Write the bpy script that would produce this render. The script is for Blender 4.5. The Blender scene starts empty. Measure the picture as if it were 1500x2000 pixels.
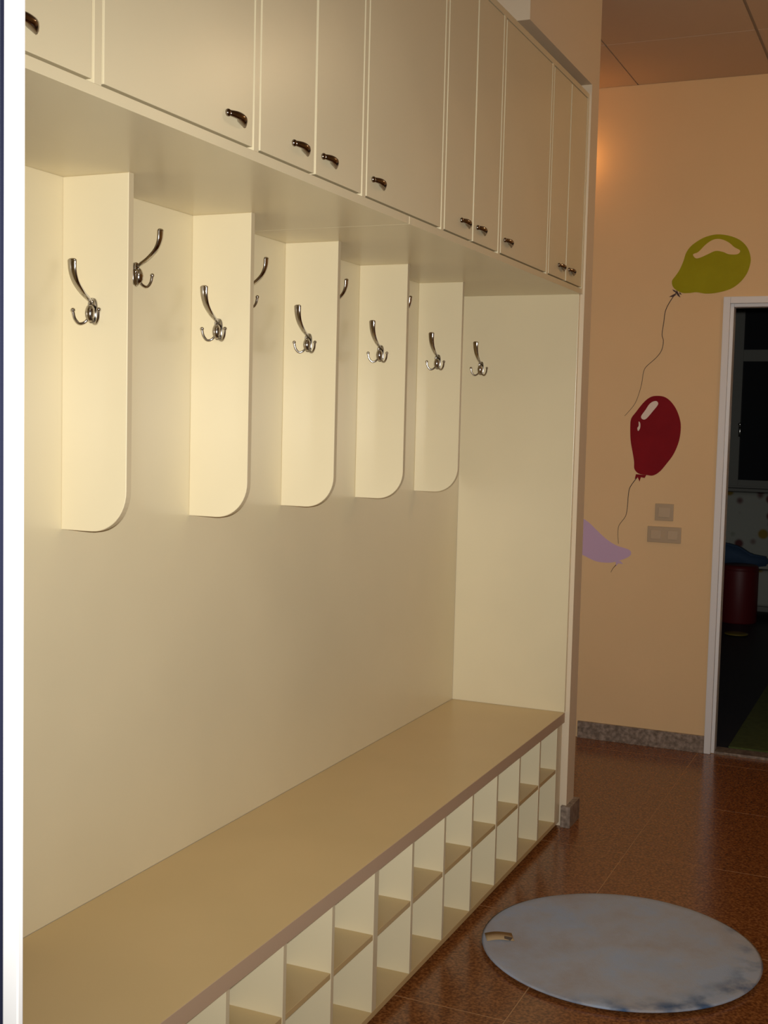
import bpy, bmesh, math, random
from mathutils import Vector, Matrix
random.seed(4)
S = bpy.context.scene
COL = S.collection

# ------------------------------------------------------------------ camera
CAM = Vector((1.5941, -4.3005, 1.4735)); YAW, PIT, ROL, FPX = -.4153, -.0741, .0243, 2387.7
FW = Vector((math.sin(YAW)*math.cos(PIT), math.cos(YAW)*math.cos(PIT), math.sin(PIT)))
RT0 = Vector((math.cos(YAW), -math.sin(YAW), 0)); UP0 = RT0.cross(FW)
RT = RT0*math.cos(ROL)+UP0*math.sin(ROL); UP = -RT0*math.sin(ROL)+UP0*math.cos(ROL)
cd = bpy.data.cameras.new('camera'); cam = bpy.data.objects.new('camera', cd); COL.objects.link(cam)
m = Matrix((RT, UP, -FW)).transposed().to_4x4(); m.translation = CAM; cam.matrix_world = m
cd.sensor_fit = 'VERTICAL'; cd.sensor_height = 24.0; cd.lens = FPX*24.0/2000.0; cd.clip_start = .02
S.camera = cam

def on(ax, val, u, v):                      # pixel of the photograph -> point on an axis plane
    d = FW + RT*((u-750)/FPX) - UP*((v-1000)/FPX)
    return CAM + d*((val-CAM[ax])/d[ax])

# ------------------------------------------------------------------ world, lights, exposure
w = bpy.data.worlds.new('night'); S.world = w; w.use_nodes = True
bg = w.node_tree.nodes['Background']; bg.inputs[0].default_value = (.55, .5, .45, 1); bg.inputs[1].default_value = .012
vs = S.view_settings; vs.view_transform = 'Standard'; vs.look = 'None'; vs.exposure = 0; vs.gamma = 1; vs.use_curve_mapping = False

def light(name, kind, loc, energy, color, size=.05, target=None):
    l = bpy.data.lights.new(name, kind); l.energy = energy; l.color = color
    if kind == 'AREA': l.shape = 'DISK'; l.size = size
    else: l.shadow_soft_size = size
    o = bpy.data.objects.new(name, l); COL.objects.link(o); o.location = loc
    if target is not None: o.rotation_euler = (Vector(target)-Vector(loc)).to_track_quat('-Z', 'Y').to_euler()
    return o
# the flash of the camera that took the photograph, just beside and above its lens
FL = CAM + RT*.03 + UP*.045 - FW*.02
light('camera_flash', 'AREA', FL, 17.5, (1, .98, .92), .035, FL+FW).data.spread = math.radians(78)   # a flash reflector throws a soft-edged cone

# ------------------------------------------------------------------ dimensions (metres)
D, DS, DP, XP = .4397, .432, .4446, .452
ZB, TB, ZC, ZDB, ZT = .4285, .0364, 1.9421, 1.9627, 2.6227
YW, H, HB = 1.3181, 3.016, .079
YP0, YP1, ZBM, YB1 = .018, .118, 2.675, -.7237
ZMS, WD, ZDV = .2314, .1574, 1.2388
YN = -3.25                                    # near end of the built-in furniture
YNW = -3.40                                   # near wall with the doorway the camera looks through
XR = 2.6

# ------------------------------------------------------------------ materials
def mat(name, col, rough=.5, metal=0, spec=.5, noise=None, bump=None, coat=0):
    mt = bpy.data.materials.new(name); mt.use_nodes = True; nt = mt.node_tree; b = nt.nodes['Principled BSDF']
    b.inputs['Base Color'].default_value = (*col, 1); b.inputs['Roughness'].default_value = rough
    b.inputs['Metallic'].default_value = metal; b.inputs['Specular IOR Level'].default_value = spec
    if coat: b.inputs['Coat Weight'].default_value = coat; b.inputs['Coat Roughness'].default_value = .08
    tc = nt.nodes.new('ShaderNodeTexCoord')
    if noise:                                  # (scale, detail, [(pos, colour), ...])
        n = nt.nodes.new('ShaderNodeTexNoise'); n.inputs['Scale'].default_value = noise[0]; n.inputs['Detail'].default_value = noise[1]
        r = nt.nodes.new('ShaderNodeValToRGB'); e = r.color_ramp.elements
        while len(e) < len(noise[2]): e.new(.5)
        for i, (p, c) in enumerate(noise[2]): e[i].position = p; e[i].color = (*c, 1)
        nt.links.new(tc.outputs['Object'], n.inputs['Vector']); nt.links.new(n.outputs['Fac'], r.inputs['Fac'])
        nt.links.new(r.outputs['Color'], b.inputs['Base Color'])
    if bump:
        n = nt.nodes.new('ShaderNodeTexNoise'); n.inputs['Scale'].default_value = bump[0]; n.inputs['Detail'].default_value = 3
        bp = nt.nodes.new('ShaderNodeBump'); bp.inputs['Strength'].default_value = bump[1]; bp.inputs['Distance'].default_value = .002
        nt.links.new(tc.outputs['Object'], n.inputs['Vector']); nt.links.new(n.outputs['Fac'], bp.inputs['Height']); nt.links.new(bp.outputs['Normal'], b.inputs['Normal'])
    return mt
def tint(c, k): return tuple(min(1, x*k) for x in c)
CR = (.76, .665, .45)
M = {}
M['laminate'] = mat('cream_laminate', CR, .28, spec=.5, noise=(3, 2, [(.3, tint(CR, .97)), (.7, tint(CR, 1.02))]))
M['bench'] = mat('beige_laminate', (.64, .475, .235), .30, noise=(3, 2, [(.3, (.62, .46, .225)), (.7, (.66, .49, .245))]))
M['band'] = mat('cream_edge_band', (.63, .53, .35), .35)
M['edge'] = mat('brown_edge_band', (.58, .42, .29), .4)
M['wall'] = mat('peach_paint', (.80, .555, .30), .62, spec=.25, noise=(1.6, 3, [(.3, (.78, .54, .29)), (.7, (.82, .57, .31))]), bump=(60, .08))
M['wallw'] = mat('pale_plaster', (.76, .63, .46), .7, spec=.2, bump=(60, .08))
M['ceil'] = mat('ceiling_board', (.60, .47, .36), .8, spec=.1)
M['grid'] = mat('ceiling_joint', (.42, .33, .25), .8, spec=.1)
M['chrome'] = mat('chrome', (.48, .45, .42), .14, 1)
M['pull'] = mat('dark_nickel', (.30, .25, .21), .16, 1)
M['granite'] = mat('brown_polished_granite', (.2, .08, .03), .2, spec=.4, noise=(130, 3, [(.34, (.12, .040, .012)), (.5, (.235, .082, .023)), (.68, (.36, .145, .045))]))
M['grout'] = mat('tan_grout', (.48, .27, .13), .7)
M['skirt'] = mat('grey_granite', (.2, .15, .12), .35, noise=(60, 4, [(.34, (.15, .115, .09)), (.5, (.24, .185, .145)), (.68, (.36, .285, .23))]))
M['pvc'] = mat('white_pvc', (.80, .79, .80), .3)
M['pvcb'] = mat('bluish_pvc', (.66, .78, .86), .3)
M['rubber'] = mat('dark_blue_rubber', (.012, .014, .035), .5)
M['glass'] = mat('night_glass', (.02, .022, .025), .05)
M['switch'] = mat('beige_switch_plastic', (.46, .34, .21), .4)
M['switch2'] = mat('beige_switch_rocker', (.52, .39, .25), .35)
M['green'] = mat('olive_green_paint', (.34, .31, .004), .6, spec=.15, noise=(9, 3, [(.3, (.32, .29, .003)), (.7, (.36, .33, .005))]))
M['red'] = mat('dark_red_paint', (.23, .005, .011), .6, spec=.12, noise=(9, 3, [(.3, (.21, .004, .01)), (.7, (.25, .006, .012))]))
M['purple'] = mat('lilac_paint', (.60, .42, .60), .6, spec=.15)
M['hil'] = mat('pale_pink_paint', (.80, .66, .56), .5)
M['string'] = mat('dark_brown_paint', (.055, .022, .018), .6)
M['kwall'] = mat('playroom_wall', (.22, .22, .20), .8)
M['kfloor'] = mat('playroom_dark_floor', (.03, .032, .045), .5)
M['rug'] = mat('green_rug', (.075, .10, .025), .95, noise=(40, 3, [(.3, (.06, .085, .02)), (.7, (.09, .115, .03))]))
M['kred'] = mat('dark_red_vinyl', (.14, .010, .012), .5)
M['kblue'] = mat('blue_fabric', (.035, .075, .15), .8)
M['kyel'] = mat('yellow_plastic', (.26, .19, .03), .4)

def floral(name):
    mt = mat(name, (.6, .6, .55), .85); nt = mt.node_tree; b = nt.nodes['Principled BSDF']
    tc = nt.nodes.new('ShaderNodeTexCoord'); v = nt.nodes.new('ShaderNodeTexVoronoi'); v.inputs['Scale'].default_value = 8
    r = nt.nodes.new('ShaderNodeValToRGB'); r.color_ramp.interpolation = 'EASE'
    e = r.color_ramp.elements; e[0].position = 0; e[0].color = (1, 1, 1, 1); e[0].position = .22; e[1].position = .40; e[1].color = (0, 0, 0, 1)
    r2 = nt.nodes.new('ShaderNodeValToRGB'); r2.color_ramp.interpolation = 'CONSTANT'; e2 = r2.color_ramp.elements
    e2[0].position = 0; e2[0].color = (.11, .03, .03, 1); e2[1].position = .4; e2[1].color = (.26, .17, .02, 1)
    x = e2.new(.7); x.color = (.05, .10, .01, 1)
    sx = nt.nodes.new('ShaderNodeSeparateColor'); mx = nt.nodes.new('ShaderNodeMix'); mx.data_type = 'RGBA'
    nt.links.new(tc.outputs['Object'], v.inputs['Vector']); nt.links.new(v.outputs['Distance'], r.inputs['Fac'])
    nt.links.new(v.outputs['Color'], sx.inputs['Color']); nt.links.new(sx.outputs['Red'], r2.inputs['Fac'])
    nt.links.new(r.outputs['Color'], mx.inputs['Factor']); mx.inputs['A'].default_value = (.36, .37, .33, 1)
    nt.links.new(r2.outputs['Color'], mx.inputs['B']); nt.links.new(mx.outputs['Result'], b.inputs['Base Color'])
    return mt
M['floral'] = floral('floral_fabric')

def mat_mix():                                 # washed-out blue mat with bluer worn patches at its edge
    mt = mat('faded_blue_felt', (.4, .42, .45), .95, spec=.1, bump=(260, .5)); nt = mt.node_tree; b = nt.nodes['Principled BSDF']
    tc = nt.nodes.new('ShaderNodeTexCoord'); n = nt.nodes.new('ShaderNodeTexNoise'); n.inputs['Scale'].default_value = 5; n.inputs['Detail'].default_value = 6
    n.inputs['Roughness'].default_value = .65
    r = nt.nodes.new('ShaderNodeValToRGB'); e = r.color_ramp.elements
    e[0].position = .33; e[0].color = (.41, .39, .41, 1); e[1].position = .64; e[1].color = (.40, .48, .64, 1); x = e.new(.5); x.color = (.43, .46, .54, 1)
    # worn blue crescent towards the mat's front right rim
    sp = nt.nodes.new('ShaderNodeVectorMath'); sp.operation = 'DISTANCE'; sp.inputs[1].default_value = (-.085, .045, 0)
    mr = nt.nodes.new('ShaderNodeMapRange'); mr.inputs['From Min'].default_value = .38; mr.inputs['From Max'].default_value = .455
    n2 = nt.nodes.new('ShaderNodeTexNoise'); n2.inputs['Scale'].default_value = 13; n2.inputs['Detail'].default_value = 5
    mr2 = nt.nodes.new('ShaderNodeMapRange'); mr2.inputs['From Min'].default_value = .42; mr2.inputs['From Max'].default_value = .62
    mu = nt.nodes.new('ShaderNodeMath'); mu.operation = 'MULTIPLY'
    mx = nt.nodes.new('ShaderNodeMix'); mx.data_type = 'RGBA'; mx.inputs['B'].default_value = (.09, .15, .28, 1)
    L = nt.links.new
    L(tc.outputs['Object'], n.inputs['Vector']); L(tc.outputs['Object'], n2.inputs['Vector']); L(tc.outputs['Object'], sp.inputs[0])
    L(n.outputs['Fac'], r.inputs['Fac']); L(sp.outputs['Value'], mr.inputs['Value']); L(n2.outputs['Fac'], mr2.inputs['Value'])
    L(mr.outputs['Result'], mu.inputs[0]); L(mr2.outputs['Result'], mu.inputs[1]); L(mu.outputs[0], mx.inputs['Factor'])
    L(r.outputs['Color'], mx.inputs['A']); L(mx.outputs['Result'], b.inputs['Base Color'])
    return mt
M['mat'] = mat_mix()

def emis(name, col, s):
    mt = bpy.data.materials.new(name); mt.use_nodes = True; b = mt.node_tree.nodes['Principled BSDF']
    b.inputs['Base Color'].default_value = (*col, 1); b.inputs['Emission Color'].default_value = (*col, 1); b.inputs['Emission Strength'].default_value = s
    return mt

# ------------------------------------------------------------------ mesh helpers
def box(bm, x0, x1, y0, y1, z0, z1, bev=0):
    r = bmesh.ops.create_cube(bm, size=1)
    for v in r['verts']:
        v.co = Vector(((x0+x1)/2+v.co.x*(x1-x0), (y0+y1)/2+v.co.y*(y1-y0), (z0+z1)/2+v.co.z*(z1-z0)))
    if bev:
        es = list({e for v in r['verts'] for e in v.link_edges})
        bmesh.ops.bevel(bm, geom=es, offset=bev, segments=2, affect='EDGES', profile=.6)
def link(name, bm, mt, parent=None, smooth=False):
    me = bpy.data.meshes.new(name); bmesh.ops.recalc_face_normals(bm, faces=bm.faces); bm.to_mesh(me); bm.free()
    me.materials.append(mt)
    if smooth:
        for p in me.polygons: p.use_smooth = True
    o = bpy.data.objects.new(name, me); COL.objects.link(o)
    if parent is not None: o.parent = parent
    return o
def center(o, p):                              # move the object's origin (parent at the world origin or rotation-free)
    p = Vector(p); o.data.transform(Matrix.Translation(-p)); o.location = p
    if o.parent is not None: o.location = p - o.parent.location
    return o
def bx(name, mt, parent, *a, bev=.0012):
    bm = bmesh.new(); box(bm, *a, bev=bev); o = link(name, bm, mt, parent)
    return center(o, ((a[0]+a[1])/2, (a[2]+a[3])/2, (a[4]+a[5])/2))
def empty(name, loc):
    o = bpy.data.objects.new(name, None); o.empty_display_size = .1; COL.objects.link(o); o.location = loc; return o
def tag(o, label=None, cat=None, group=None, kind=None):
    if label: o['label'] = label
    if cat: o['category'] = cat
    if group: o['group'] = group
    if kind: o['kind'] = kind
    return o
def prism(bm, pts, d):                         # polygon (list of Vector) extruded by vector d
    vs = [bm.verts.new(p) for p in pts]; f = bm.faces.new(vs)
    r = bmesh.ops.extrude_face_region(bm, geom=[f]); nv = [g for g in r['geom'] if isinstance(g, bmesh.types.BMVert)]
    bmesh.ops.translate(bm, verts=nv, vec=d)
def catmull(P, n=6):
    out = []
    for i in range(len(P)-1):
        a, b, c, d = P[max(i-1, 0)], P[i], P[i+1], P[min(i+2, len(P)-1)]
        for k in range(n):
            t = k/n
            out.append(.5*((2*b)+(c-a)*t+(2*a-5*b+4*c-d)*t*t+(3*b-a-3*c+d)*t**3))
    out.append(P[-1]); return out
def sweep(bm, P, wid, thk, side, n=10, cap=True):   # elliptical section: wid along `side`, thk across it
    rings = []
    N = len(P)
    for i, p in enumerate(P):
        t = (P[min(i+1, N-1)]-P[max(i-1, 0)]).normalized()
        s = (side-t*side.dot(t)).normalized(); u = t.cross(s)
        a, b = wid[i], thk[i]
        rings.append([bm.verts.new(p+s*(a*math.cos(2*math.pi*k/n))+u*(b*math.sin(2*math.pi*k/n))) for k in range(n)])
    for i in range(N-1):
        for k in range(n):
            bm.faces.new((rings[i][k], rings[i][(k+1) % n], rings[i+1][(k+1) % n], rings[i+1][k]))
    if cap: bm.faces.new(rings[0][::-1]); bm.faces.new(rings[-1])
def ball(bm, c, r, s=(1, 1, 1), seg=12):
    q = bmesh.ops.create_uvsphere(bm, u_segments=seg, v_segments=seg//2+2, radius=r)
    for v in q['verts']: v.co = Vector((v.co.x*s[0], v.co.y*s[1], v.co.z*s[2]))+Vector(c)
def lerp(a, b, t): return a+(b-a)*t

# ------------------------------------------------------------------ the setting
def struct(name, bm, mt): return tag(link(name, bm, mt), kind='structure')

# floor: slab with separate granite tiles, joints showing the grout
bm = bmesh.new(); box(bm, -.14, XR, -5.6, YW+.1, -.12, -.0004); floor = struct('floor', bm, M['grout'])
xs = [-.02, .055-.0+.0, .715, 1.375, 2.035, XR]; ys = [-5.5]
y = -4.79
while y < YW: ys.append(y); y += .6605
ys.append(YW)
ys = sorted(set(round(v, 4) for v in ys))
for i in range(len(xs)-1):
    for j in range(len(ys)-1):
        g = .0016
        o = bx('tile', M['granite'], floor, xs[i]+g, xs[i+1]-g, ys[j]+g, ys[j+1]-g, -.02, 0, bev=.0006)

def wall_open(name, mt, x0, x1, y0, y1, z1, ox0, ox1, oz):      # wall along x with a door opening
    bm = bmesh.new(); box(bm, x0, ox0, y0, y1, 0, z1); box(bm, ox1, x1, y0, y1, 0, z1); box(bm, ox0, ox1, y0, y1, oz, z1)
    return struct(name, bm, mt)
XD0, XD1, ZD = .7407, 1.64, 2.06
wall_open('wall_far', M['wall'], -.14, XR, YW, YW+.11, H, XD0+.01, XD1-.01, ZD-.01)
bm = bmesh.new(); box(bm, -.14, -.02, YNW, YW, 0, H); struct('wall_left', bm, M['wallw'])
bm = bmesh.new(); box(bm, XR, XR+.1, -5.6, YW+.11, 0, H); struct('wall_right', bm, M['wall'])
wall_open('wall_near', M['wallw'], -.14, XR, YNW+.012, YNW+.07, H, .70, 1.86, 2.42)
bm = bmesh.new(); box(bm, -.02, XP, YP0, YP1, 0, H); struct('wall_partition', bm, M['wallw'])
bm = bmesh.new(); box(bm, -.02, XP, YB1, YP0, ZBM, H); struct('beam', bm, M['wallw'])
# ceiling of square boards with open joints
bm = bmesh.new(); box(bm, -.14, XR, -5.6, YW+.11, H+.006, H+.1); ceil = struct('ceiling', bm, M['grid'])
cx = [-.14]+[.321+.594*k for k in range(0, 4)]+[XR]; cy = [YW-.0]
v = .70
while v > YNW+.2: cy.append(v); v -= .594
cy = sorted(cy+[YNW+.1])
for i in range(len(cx)-1):
    for j in range(len(cy)-1):
        g = .003 if i != 2 else .003
        bx('ceiling_board', M['ceil'], ceil, cx[i]+g, cx[i+1]-g-(.006 if i == 1 else 0), cy[j]+.002, cy[j+1]-.002, H, H+.008, bev=0)
# grey granite skirting
bm = bmesh.new(); box(bm, XP-.3, XD0, YW-.014, YW, 0, HB, bev=.001); struct('baseboard_far', bm, M['skirt'])
bm = bmesh.new()
box(bm, D-.004, XP+.02, YP0-.018, YP0, 0, HB, bev=.001); box(bm, XP, XP+.02, YP0, YP1+.018, 0, HB, bev=.001); box(bm, -.02, XP, YP1, YP1+.018, 0, HB, bev=.001)
struct('baseboard_partition', bm, M['skirt'])

# far doorway: white stepped frame
door1 = tag(empty('door_1', (XD0, YW, 0)), kind='structure')
for nm, a in (('frame_jamb', (XD0, XD0+.030, YW-.014, YW+.012, 0, ZD)), ('frame_jamb', (XD1-.03, XD1, YW-.014, YW+.012, 0, ZD)), ('frame_head', (XD0+.030, XD1-.03, YW-.014, YW+.012, ZD-.03, ZD))):
    bx(nm, M['pvc'], door1, *a, bev=.003)
for nm, a in (('inner_jamb', (XD0+.008, XD0+.044, YW+.012, YW+.075, 0, ZD-.008)), ('inner_jamb', (XD1-.044, XD1-.008, YW+.012, YW+.075, 0, ZD-.008)), ('inner_head', (XD0+.044, XD1-.044, YW+.012, YW+.075, ZD-.044, ZD-.008))):
    bx(nm, M['pvc'], door1, *a, bev=.003)
bx('threshold', M['skirt'], door1, XD0+.044, XD1-.044, YW+.004, YW+.1, 0, .012)

# near doorway: white profile, rubber seal and bluish leaf right at the left edge of the picture
door2 = tag(empty('door_2', (.8, YNW, 0)), kind='structure')
bx('frame_profile', M['pvc'], door2, .8105, .829, YNW-.004, YNW+.004, 0, 2.40, bev=.0015)
bx('frame_post', M['pvc'], door2, .70, .756, YNW-.004, YNW+.07, 0, 2.40, bev=.002)
bx('frame_post', M['pvc'], door2, .756, .790, YNW-.004, YNW+.03, 0, 2.40, bev=.002)
bx('frame_profile', M['pvc'], door2, .790, .8105, YNW+.001, YNW+.01, 0, 2.40, bev=.001)
bx('rubber_seal', M['rubber'], door2, .8050, .8105, YNW-.003, YNW+.001, 0, 2.40, bev=.0008)
bx('leaf_edge', M['pvcb'], door2, .790, .8050, YNW-.004, YNW+.001, 0, 2.40, bev=.001)
bx('frame_post', M['pvc'], door2, 1.80, 1.86, YNW-.004, YNW+.07, 0, 2.40, bev=.002)
bx('frame_head', M['pvc'], door2, .70, 1.86, YNW-.004, YNW+.07, 2.40, 2.42, bev=.002)

# playroom behind the far doorway
KX0, KX1, KY0, KY1 = -.9, 3.0, YW+.11, 6.0
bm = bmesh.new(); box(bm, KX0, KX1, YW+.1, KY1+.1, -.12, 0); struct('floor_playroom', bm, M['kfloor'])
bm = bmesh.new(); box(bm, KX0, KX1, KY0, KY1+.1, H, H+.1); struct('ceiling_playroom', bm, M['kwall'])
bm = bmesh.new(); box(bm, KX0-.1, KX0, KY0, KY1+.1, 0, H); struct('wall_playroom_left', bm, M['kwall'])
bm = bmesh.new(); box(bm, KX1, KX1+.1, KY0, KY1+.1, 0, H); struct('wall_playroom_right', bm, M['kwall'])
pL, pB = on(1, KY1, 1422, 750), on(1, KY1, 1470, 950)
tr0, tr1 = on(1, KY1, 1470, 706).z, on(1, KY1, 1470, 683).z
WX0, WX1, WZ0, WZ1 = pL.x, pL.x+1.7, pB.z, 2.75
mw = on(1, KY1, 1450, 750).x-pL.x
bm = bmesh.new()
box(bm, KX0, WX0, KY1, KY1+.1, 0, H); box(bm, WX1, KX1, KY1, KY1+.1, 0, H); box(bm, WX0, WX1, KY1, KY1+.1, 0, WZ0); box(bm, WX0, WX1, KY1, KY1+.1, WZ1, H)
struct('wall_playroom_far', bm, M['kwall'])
win = tag(empty('window_1', (WX0, KY1, WZ0)), kind='structure')
bx('window_frame', M['kwall'], win, WX0, WX0+mw, KY1-.01, KY1+.06, WZ0, WZ1, bev=.003)
bx('window_frame', M['kwall'], win, WX1-mw, WX1, KY1-.01, KY1+.06, WZ0, WZ1, bev=.003)
bx('transom', M['kwall'], win, WX0+mw, WX1-mw, KY1-.01, KY1+.06, tr0, tr1, bev=.003)
bx('window_frame', M['kwall'], win, WX0+mw, WX1-mw, KY1-.01, KY1+.06, WZ0, WZ0+.05, bev=.003)
bx('window_frame', M['kwall'], win, WX0+mw, WX1-mw, KY1-.01, KY1+.06, WZ1-.05, WZ1, bev=.003)
bx('pane', M['glass'], win, WX0+mw, WX1-mw, KY1+.02, KY1+.03, WZ0+.05, tr0, bev=0)
bx('pane', M['glass'], win, WX0+mw, WX1-mw, KY1+.02, KY1+.03, tr1, WZ1-.05, bev=0)
bx('window_sill', M['kwall'], win, WX0-.04, WX1+.04, KY1-.14, KY1-.01, WZ0-.05, WZ0-.015, bev=.003)
hp = on(1, KY1-.03, 1446, 829)
bm = bmesh.new(); sweep(bm, [Vector((hp.x, KY1-.01, hp.z)), Vector((hp.x, KY1-.05, hp.z)), Vector((hp.x+.002, KY1-.055, hp.z-.05)), Vector((hp.x+.002, KY1-.055, hp.z-.10))], [.011]*4, [.009]*4, Vector((1, 0, 0)))
ball(bm, (hp.x, KY1-.05, hp.z), .016)
center(link('window_handle', bm, mat('bright_steel', (.9, .9, .88), .25, 1), win, True), hp)

# ------------------------------------------------------------------ coat rack: back panel, hook boards, end panels, hooks
rack = tag(empty('coat_rack', (0, (YN)/2, ZB)), 'long cream panelled coat rack with rounded boards and chrome hooks above the bench', 'coat rack')
LAM = M['laminate']
bx('back_panel', LAM, rack, -.018, 0, YN, 0, ZB, ZC)
bx('end_panel', LAM, rack, 0, .437, 0, .018, ZB, ZC)
bx('end_panel', LAM, rack, 0, .437, YN-.018, YN, ZB, ZC)
DY = [-3.2451, -2.7751, -2.3051, -1.835, -1.3818, -.9105, -.4374]
R = .083
def divider_mesh():
    bm = bmesh.new(); pts = [Vector((0, 0, ZC-ZDV)), Vector((0, 0, 0))]
    for k in range(13):
        a = -math.pi/2+k*math.pi/24
        pts.append(Vector((WD-R+R*math.cos(a), 0, R+R*math.sin(a))))
    pts.append(Vector((WD, 0, ZC-ZDV)))
    prism(bm, pts, Vector((0, .018, 0)))
    bmesh.ops.bevel(bm, geom=[e for e in bm.edges if abs(e.verts[0].co.y-e.verts[1].co.y) < 1e-6], offset=.0012, segments=1, affect='EDGES')
    return bm
dv0 = None
for yv in DY[1:]:
    if dv0 is None:
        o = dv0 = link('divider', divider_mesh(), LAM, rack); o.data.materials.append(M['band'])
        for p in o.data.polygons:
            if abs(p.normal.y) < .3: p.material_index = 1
    else: o = dv0.copy(); COL.objects.link(o)
    o.location = Vector((0, yv, ZDV))-rack.location
# one chrome hook: local +Y points away from its board, origin at the plate's foot
def hook_proto():
    bm = bmesh.new()
    ol = []
    for k in range(20):
        a = 2*math.pi*k/20; c, s = math.cos(a), math.sin(a)
        ol.append(Vector((.0105*math.copysign(abs(c)**.7, c), 0, .025+.025*math.copysign(abs(s)**.75, s))))
    prism(bm, ol, Vector((0, .005, 0)))
    top = [f for f in bm.faces if all(abs(v.co.y-.005) < 1e-6 for v in f.verts)]
    bmesh.ops.inset_region(bm, faces=top, thickness=.003, depth=.0035)
    ball(bm, (0, .009, .020), .0105, (1, 1.1, 1.75))
    plate = link('coat_hook', bm, M['chrome'], None, True)
    bm = bmesh.new(); P = catmull([Vector(p) for p in [(0, .006, .040), (0, .014, .046), (0, .034, .058), (0, .054, .076), (0, .064, .096), (0, .066, .116)]], 5)
    n = len(P); sweep(bm, P, [lerp(.0036, .0100, (i/(n-1))**1.0) for i in range(n)], [lerp(.0034, .0042, i/(n-1)) for i in range(n)], Vector((1, 0, 0)), 12)
    ball(bm, (0, .066, .116), .0099, (1, .5, .4))
    arm = link('upper_arm', bm, M['chrome'], plate, True)
    pr = []
    for s in (-1, 1):
        bm = bmesh.new(); P = catmull([Vector((s*a, b, c)) for a, b, c in [(.004, .008, .012), (.010, .013, .002), (.020, .018, -.001), (.028, .022, .009), (.031, .024, .024)]], 5)
        n = len(P); sweep(bm, P, [.0032]*n, [.003]*n, Vector((0, 1, .2)), 10); ball(bm, (s*.031, .024, .025), .0046)
        pr.append(link('lower_prong', bm, M['chrome'], plate, True))
    scs = []
    for z_ in (.0445, .0035):
        bm = bmesh.new(); ball(bm, (0, .0085, z_), .0028, (1, .5, 1)); scs.append(link('screw', bm, M['pull'], plate, True))
    return plate, [arm]+pr+scs
hk, hkp = hook_proto()
spots = [((.076, yv, 1.652), math.pi) for yv in DY[1:]+[0]] + [((0, (DY[i]+DY[i+1])/2+.009, 1.755), -math.pi/2) for i in range(len(DY)-1)] + [((0, DY[-1]/2+.009, 1.755), -math.pi/2)]
for i, (p, rz) in enumerate(spots):
    if i == 0: o, parts = hk, []
    else:
        o = hk.copy(); COL.objects.link(o)
        for q in hkp: c = q.copy(); COL.objects.link(c); c.parent = o
    o.parent = rack; o.location = Vector(p)-rack.location; o.rotation_euler = (0, 0, rz)
    o['label'] = 'chrome triple coat hook'

# ------------------------------------------------------------------ shoe bench: seat board over two rows of cubbyholes
bench = tag(empty('shoe_bench', (D/2, YN/2, 0)), 'long low beige bench with two rows of open shoe cubbyholes underneath', 'bench')
bx('seat_board', M['bench'], bench, 0, D-.0015, YN, 0, ZB-TB, ZB)
tag(bx('front_edge', M['edge'], bench, D-.0015, D, YN, 0, ZB-TB, ZB, bev=.0004), 'brown edge band')
bx('back_board', LAM, bench, -.012, 0, YN, 0, .036, ZB-TB)
bx('plinth', M['edge'], bench, DS-.05, DS-.034, YN, -.06, 0, .020)
bx('bottom_board', M['bench'], bench, 0, DS, YN, -.05, .020, .036)
PY = [-.0675, -.2844, -.516, -.7445, -.9708, -1.199, -1.4303, -1.667, -1.898, -2.126, -2.3545, -2.583, -2.812, -3.04]
sh = .0135
for i, yv in enumerate(PY):
    t = .026 if i == 7 else .0145
    bx('partition', LAM, bench, .0, DS, yv, yv+t, .036, ZB-TB, bev=.0008)
bx('end_board', LAM, bench, 0, DS, PY[0]+.0145, -.004, .020, ZB-TB, bev=.0008)
for i in range(len(PY)-1):                     # a short shelf in each column
    t = .026 if i+1 == 7 else .0145
    bx('shelf', M['bench'], bench, .0, DS-.001, PY[i+1]+t, PY[i], ZMS-sh, ZMS, bev=.0008)

# ------------------------------------------------------------------ overhead cabinet with inset doors
cab = tag(empty('overhead_cabinet', (DP/2, YN/2, ZC)), 'row of cream overhead cupboards with small metal pulls above the coat hooks', 'cabinet')
YS = -1.586
bx('bottom_board', LAM, cab, 0, DP, YN, YS-.0008, ZC, ZDB-.002, bev=.0008)
bx('bottom_board', LAM, cab, 0, DP, YS+.0008, .018, ZC, ZDB-.002, bev=.0008)
bx('top_board', LAM, cab, 0, DP, YN, .018, ZT+.002, ZT+.02, bev=.0008)
bx('back_board', LAM, cab, -.012, 0, YN, .018, ZC, ZT+.02)
UB = [-3.241, -2.7825, -2.3135, -1.8445, -1.370, -.9205, -.4325, .009]       # centres of the upright boards
HW = .009
for yv in UB: bx('upright', LAM, cab, 0, DP, yv-HW, yv+HW, ZDB-.002, ZT+.002, bev=.0008)
GAP = .0055
def handle_proto():
    bm = bmesh.new(); n = 15; P = []; W = []; T = []
    for i in range(n):                         # thin foot at one end, swelling into a solid leaf at the other
        a = i/(n-1); xo = .003+.0165*math.sin(math.pi*(.06+.84*a))**.8; k = min(1, max(0, (a-.25)/.4))
        xi = lerp(xo-.008, .0003, k); P.append(Vector(((xo+xi)/2, lerp(-.026, .026, a), lerp(.002, -.0035, a)))); W.append(lerp(.0050, .0105, a)); T.append((xo-xi)/2)
    sweep(bm, P, W, T, Vector((0, 0, 1)), 12); ball(bm, (.0025, -.027, .002), .0068, (.8, 1, 1))
    return link('handle', bm, M['pull'], None, True)
hdl = handle_proto(); first = True
ZH = 2.004
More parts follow.
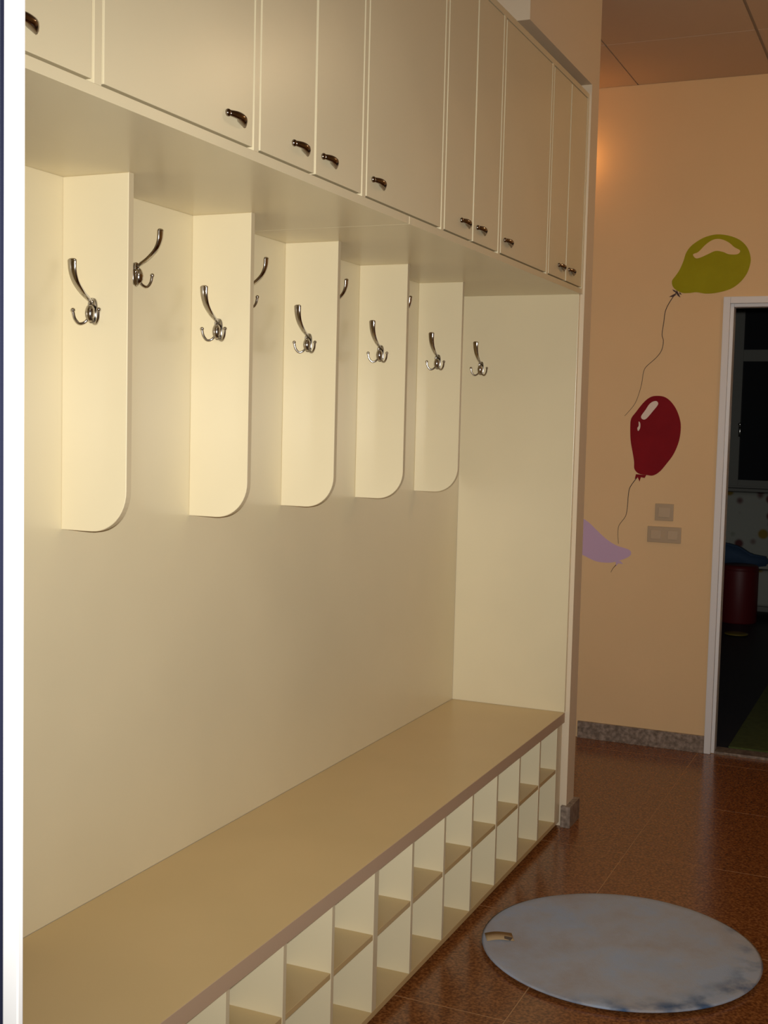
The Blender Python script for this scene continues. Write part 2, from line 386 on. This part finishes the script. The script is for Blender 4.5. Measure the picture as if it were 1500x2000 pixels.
for u in range(len(UB)-1):
    a, b = UB[u]+HW+GAP, UB[u+1]-HW-GAP
    pair = u % 2 == 0
    if pair: c = (a+b)/2; leaves = [(a, c-.004, 'R'), (c+.004, b, 'L')]
    else: leaves = [(a, b, 'R' if u == 1 else 'L')]
    for (p, q, s) in leaves:
        d = bx('door', LAM, cab, DP-.018, DP, p, q, ZDB+.0025, ZT-.002, bev=.0012)
        h = hdl if first else hdl.copy()
        if not first: COL.objects.link(h)
        first = False
        h.parent = d
        h.location = Vector((DP, q-.062 if s == 'R' else p+.056, ZH))-Vector((DP-.009, (p+q)/2, (ZDB+.0025+ZT-.002)/2))
        h['label'] = 'small bowed metal pull'

# ------------------------------------------------------------------ far wall: painted balloons and switches
def wp(cx_, cy_): return on(1, YW, 1120+cx_/2.7027, 420+cy_/2.7027)
def flat(name, pts, mt, parent, lift, th=.0012, smooth=True):
    P = [wp(*p) for p in pts]
    if smooth:
        Q = P[-1:]+P+P[:2]; out = []
        for i in range(1, len(Q)-2):
            a, b, c, d = Q[i-1], Q[i], Q[i+1], Q[i+2]
            for k in range(4):
                t = k/4; out.append(.5*((2*b)+(c-a)*t+(2*a-5*b+4*c-d)*t*t+(3*b-a-3*c+d)*t**3))
        P = out
    bm = bmesh.new(); prism(bm, [p-Vector((0, lift-th, 0)) for p in P], Vector((0, -th, 0)))
    bmesh.ops.triangulate(bm, faces=[f for f in bm.faces if len(f.verts) > 4])
    o = link(name, bm, mt, parent)
    c = sum((v.co for v in o.data.vertices), Vector())/len(o.data.vertices)
    return center(o, c)
def line(name, pts, parent, wpx=3.2):
    P = catmull([wp(*p)-Vector((0, .0008, 0)) for p in pts], 4); n = len(P)
    bm = bmesh.new(); k = wpx/2/2.7027/400
    sweep(bm, P, [lerp(k*1.2, k*.55, i/(n-1)) for i in range(n)], [.0006]*n, Vector((1, 0, .2)), 6)
    o = link(name, bm, M['string'], parent); return center(o, P[0])
def balloon(label, outline, mt, hil, string, knot, knotmat):
    c = [sum(p[0] for p in outline)/len(outline), sum(p[1] for p in outline)/len(outline)]
    e = empty('painted_balloon', wp(*c)); tag(e, label, 'wall painting', 'balloons painted on the far wall')
    flat('balloon_body', outline, mt, e, .0012)
    for h in hil: flat('highlight', h, M['hil'] if mt is not M['green'] else M['wall'], e, .0022, .001)
    line('string', string, e)
    for kn in knot: flat('knot', kn, knotmat, e, .0018, .0017, False)
    return e
G = [(520,350),(530,385),(570,410),(610,412),(650,408),(700,415),(760,410),(830,390),(880,355),(915,310),(933,260),(935,220),(920,175),(890,140),(850,118),(800,105),(750,103),(700,115),(660,135),(620,165),(595,200),(580,245),(560,290),(540,320)]
GH = [(632,208),(660,195),(700,155),(740,130),(780,128),(820,145),(850,170),(880,188),(865,207),(820,207),(790,195),(750,190),(710,207),(670,225),(645,228)]
balloon('olive green painted balloon tilted above the doorway', G, M['green'], [GH], [(545,405),(505,465),(485,510),(478,560),(468,630),(475,665),(465,715),(435,755),(385,800),(370,830),(362,880),(350,930),(325,995),(285,1045),(270,1060)],
        [[(522,392),(540,400),(545,412),(528,402)], [(545,395),(556,415),(565,435),(553,428),(541,412)], [(505,432),(530,418),(545,418),(528,432)], [(560,405),(572,420),(560,418)]], M['string'])
Rr = [(430,955),(400,965),(370,990),(330,1040),(305,1075),(300,1120),(302,1190),(312,1250),(320,1300),(322,1340),(345,1365),(385,1372),(420,1375),(455,1355),(490,1315),(530,1260),(558,1190),(567,1120),(560,1070),(540,1020),(510,980),(475,958)]
RH = [[(420,985),(440,983),(447,1000),(420,1035),(385,1075),(365,1078),(358,1062),(380,1030),(400,1000)], [(345,1090),(353,1100),(352,1125),(342,1140),(338,1125),(345,1112)]]
balloon('dark red painted balloon above the light switches', Rr, M['red'], RH, [(340,1380),(300,1435),(290,1480),(285,1540),(275,1590),(240,1640),(235,1690),(238,1735)],
        [[(330,1368),(385,1372),(376,1388),(356,1384),(349,1407),(340,1384),(324,1394)]], M['red'])
Pp = [(-20,1570),(20,1580),(57,1605),(90,1630),(130,1670),(180,1715),(230,1745),(290,1765),(305,1785),(290,1805),(240,1825),(190,1835),(130,1830),(90,1815),(50,1795),(-10,1770),(-70,1725),(-95,1660),(-70,1600)]
balloon('lilac painted balloon half hidden behind the partition edge', Pp, M['purple'], [], [(238,1835),(222,1850),(207,1868),(198,1886)],
        [[(222,1822),(250,1828),(262,1842),(236,1838),(226,1852)]], M['purple'])

def switch(label, a, b, n):
    p, q = on(1, YW, *a), on(1, YW, *b); x0, x1, z0, z1 = p.x, q.x, q.z, p.z
    e = tag(empty('light_switch', ((x0+x1)/2, YW, (z0+z1)/2)), label, 'light switch')
    bx('plate', M['switch'], e, x0, x1, YW-.008, YW, z0, z1, bev=.002)
    for k in range(n):
        c0, c1 = lerp(x0, x1, k/n), lerp(x0, x1, (k+1)/n); g = .016
        bx('rocker', M['switch2'], e, c0+g, c1-g, YW-.0115, YW-.007, z0+.016, z1-.016, bev=.0015)
switch('single square beige light switch, upper of two plates', (1280.5, 983), (1315, 1018), 1)
switch('double wide beige light switch, lower of two plates', (1265.5, 1027), (1330, 1062), 2)

# ------------------------------------------------------------------ round mat with its tag
mx_, my_, mr_ = .877, -.953, .388
mt_ = empty('round_mat', (mx_, my_, 0)); tag(mt_, 'round faded pale blue mat lying on the brown tiled floor', 'mat')
bm = bmesh.new(); prof = [(0, .014), (.1, .0142), (.2, .014), (.30, .0135), (.35, .014), (.368, .0145), (.376, .012), (.372, .008), (.355, .004), (.345, 0.0)]
seg = 72; rings = []
for (r_, z_) in [(r_*mr_/.376, z_) for r_, z_ in prof[1:]]:
    rings.append([bm.verts.new((r_*math.cos(2*math.pi*k/seg), r_*math.sin(2*math.pi*k/seg), z_+.0006*math.sin(5*2*math.pi*k/seg))) if z_ > 0 else bm.verts.new((r_*math.cos(2*math.pi*k/seg), r_*math.sin(2*math.pi*k/seg), 0)) for k in range(seg)])
c0 = bm.verts.new((0, 0, .014))
for k in range(seg): bm.faces.new((c0, rings[0][k], rings[0][(k+1) % seg]))
for i in range(len(rings)-1):
    for k in range(seg): bm.faces.new((rings[i][k], rings[i+1][k], rings[i+1][(k+1) % seg], rings[i][(k+1) % seg]))
bm.faces.new(rings[-1])
pad = link('pad', bm, M['mat'], mt_, True)
# folded paper-like tag at the rim
a_, b_ = on(2, .015, 949, 1831), on(2, .015, 1002, 1831)
M['tag'] = mat('tan_cloth_label', (.46, .32, .17), .8)
M['tagd'] = mat('dark_label_print', (.12, .09, .07), .8)
dv = (b_-a_); nrm = Vector((-dv.y, dv.x, 0)).normalized()
bm = bmesh.new(); n = 8; top = []; bot = []
for i in range(n+1):
    t = i/n; p = a_.lerp(b_, t); zz = .0155+.006*math.sin(math.pi*t)*(1-t*.5)
    top.append((p+nrm*.027, zz)); bot.append((p-nrm*.024, zz-.001))
vsr = [[bm.verts.new((p.x-mx_, p.y-my_, z)) for p, z in row] for row in (top, bot)]
for i in range(n): bm.faces.new((vsr[0][i], vsr[0][i+1], vsr[1][i+1], vsr[1][i]))
r = bmesh.ops.extrude_face_region(bm, geom=list(bm.faces)); bmesh.ops.translate(bm, verts=[g for g in r['geom'] if isinstance(g, bmesh.types.BMVert)], vec=(0, 0, .0012))
tg = link('label_tag', bm, M['tag'], mt_, True)
e_ = a_.lerp(b_, .82)
bx('tag_print', M['tagd'], mt_, e_.x-.014, e_.x+.014, e_.y-.022, e_.y-.004, .0165, .0195, bev=.0005)

# ------------------------------------------------------------------ playroom furniture seen dimly through the doorway
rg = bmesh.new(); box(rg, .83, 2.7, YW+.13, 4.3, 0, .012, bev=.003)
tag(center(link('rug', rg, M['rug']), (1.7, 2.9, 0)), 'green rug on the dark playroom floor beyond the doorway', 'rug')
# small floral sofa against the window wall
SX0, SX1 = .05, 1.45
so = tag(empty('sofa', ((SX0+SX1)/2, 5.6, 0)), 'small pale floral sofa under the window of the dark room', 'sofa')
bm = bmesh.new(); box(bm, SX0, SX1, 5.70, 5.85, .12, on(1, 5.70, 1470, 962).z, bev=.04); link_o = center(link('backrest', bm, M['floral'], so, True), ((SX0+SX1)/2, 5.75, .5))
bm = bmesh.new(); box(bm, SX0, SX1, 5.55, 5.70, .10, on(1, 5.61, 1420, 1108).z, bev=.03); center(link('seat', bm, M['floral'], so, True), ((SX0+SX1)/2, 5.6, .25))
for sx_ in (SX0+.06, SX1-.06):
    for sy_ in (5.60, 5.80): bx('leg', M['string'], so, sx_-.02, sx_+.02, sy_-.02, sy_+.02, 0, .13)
# blue cushion leaning on it
bm = bmesh.new()
pts = [on(1, 5.61, u, v_) for u, v_ in [(1395, 1058), (1420, 1060), (1445, 1067), (1468, 1082), (1500, 1088), (1500, 1105), (1460, 1108), (1420, 1108), (1395, 1105)]]
prism(bm, [p-Vector((0, .045, 0)) for p in pts], Vector((0, .09, 0)))
bmesh.ops.bevel(bm, geom=list(bm.edges), offset=.014, segments=3, affect='EDGES')
cu = tag(center(link('cushion', bm, M['kblue'], None, True), pts[0].lerp(pts[4], .5)), 'crumpled blue cushion in front of the floral sofa', 'cushion')
# red upholstered pouf
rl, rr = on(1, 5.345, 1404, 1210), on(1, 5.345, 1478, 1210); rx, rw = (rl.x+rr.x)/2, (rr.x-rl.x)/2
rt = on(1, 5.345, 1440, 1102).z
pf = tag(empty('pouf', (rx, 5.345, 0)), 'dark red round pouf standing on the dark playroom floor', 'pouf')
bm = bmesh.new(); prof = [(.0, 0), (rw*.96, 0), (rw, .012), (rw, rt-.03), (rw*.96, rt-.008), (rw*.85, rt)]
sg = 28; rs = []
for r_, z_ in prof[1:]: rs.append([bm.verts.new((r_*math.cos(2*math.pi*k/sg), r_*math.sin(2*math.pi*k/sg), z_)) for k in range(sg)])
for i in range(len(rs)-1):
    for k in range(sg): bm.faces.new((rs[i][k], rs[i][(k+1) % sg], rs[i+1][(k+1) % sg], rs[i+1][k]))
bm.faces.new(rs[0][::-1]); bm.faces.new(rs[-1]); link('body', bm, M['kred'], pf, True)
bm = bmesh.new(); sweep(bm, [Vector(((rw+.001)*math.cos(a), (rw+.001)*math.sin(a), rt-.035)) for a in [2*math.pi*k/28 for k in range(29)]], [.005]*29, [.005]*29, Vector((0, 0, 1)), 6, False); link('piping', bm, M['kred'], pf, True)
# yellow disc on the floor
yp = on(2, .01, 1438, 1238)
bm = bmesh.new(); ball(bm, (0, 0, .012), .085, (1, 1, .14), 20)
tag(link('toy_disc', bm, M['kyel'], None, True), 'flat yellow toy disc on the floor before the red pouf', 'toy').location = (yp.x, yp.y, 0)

# ------------------------------------------------------------------ added ceiling fill lamp, and the wall lamp in the recess
M['warm'] = emis('warm_lamp', (1, .55, .2), 6)
lamp = tag(empty('added_ceiling_lamp', (1.95, .1, H)), 'round white ceiling lamp added out of view to light the hall', 'lamp')  # invented fixture, out of view, added to brighten the far wall and floor
bm = bmesh.new(); sg = 28; rs = []
for r_, z_ in [(.15, 0), (.15, -.025), (.145, -.03)]: rs.append([bm.verts.new((r_*math.cos(2*math.pi*k/sg), r_*math.sin(2*math.pi*k/sg), z_)) for k in range(sg)])
for i in range(2):
    for k in range(sg): bm.faces.new((rs[i][k], rs[i][(k+1) % sg], rs[i+1][(k+1) % sg], rs[i+1][k]))
bm.faces.new(rs[0]); bm.faces.new(rs[-1]); link('base', bm, M['pvc'], lamp)
bm = bmesh.new(); ball(bm, (0, 0, -.03), .14, (1, 1, .35), 24); link('shade', bm, emis('added_lamp_opal', (1, .8, .55), .8), lamp, True)
light('hall_fill', 'POINT', (1.95, .1, H-.13), 9, (1, .74, .44), .1)  # warm fill light inside the added fixture
# small wall lamp in the recess behind the partition
sc = tag(empty('wall_lamp', (.06, YW, 2.70)), 'small warm wall lamp hidden behind the partition', 'lamp')
bx('bracket', M['chrome'], sc, .03, .09, YW-.02, YW, 2.66, 2.74)
bm = bmesh.new(); ball(bm, (.0, -.045, 0), .028, (1, .9, 1.2), 14); link('bulb', bm, M['warm'], sc, True)
light('recess_lamp', 'POINT', (.06, YW-.09, 2.70), .5, (1, .40, .08), .03)
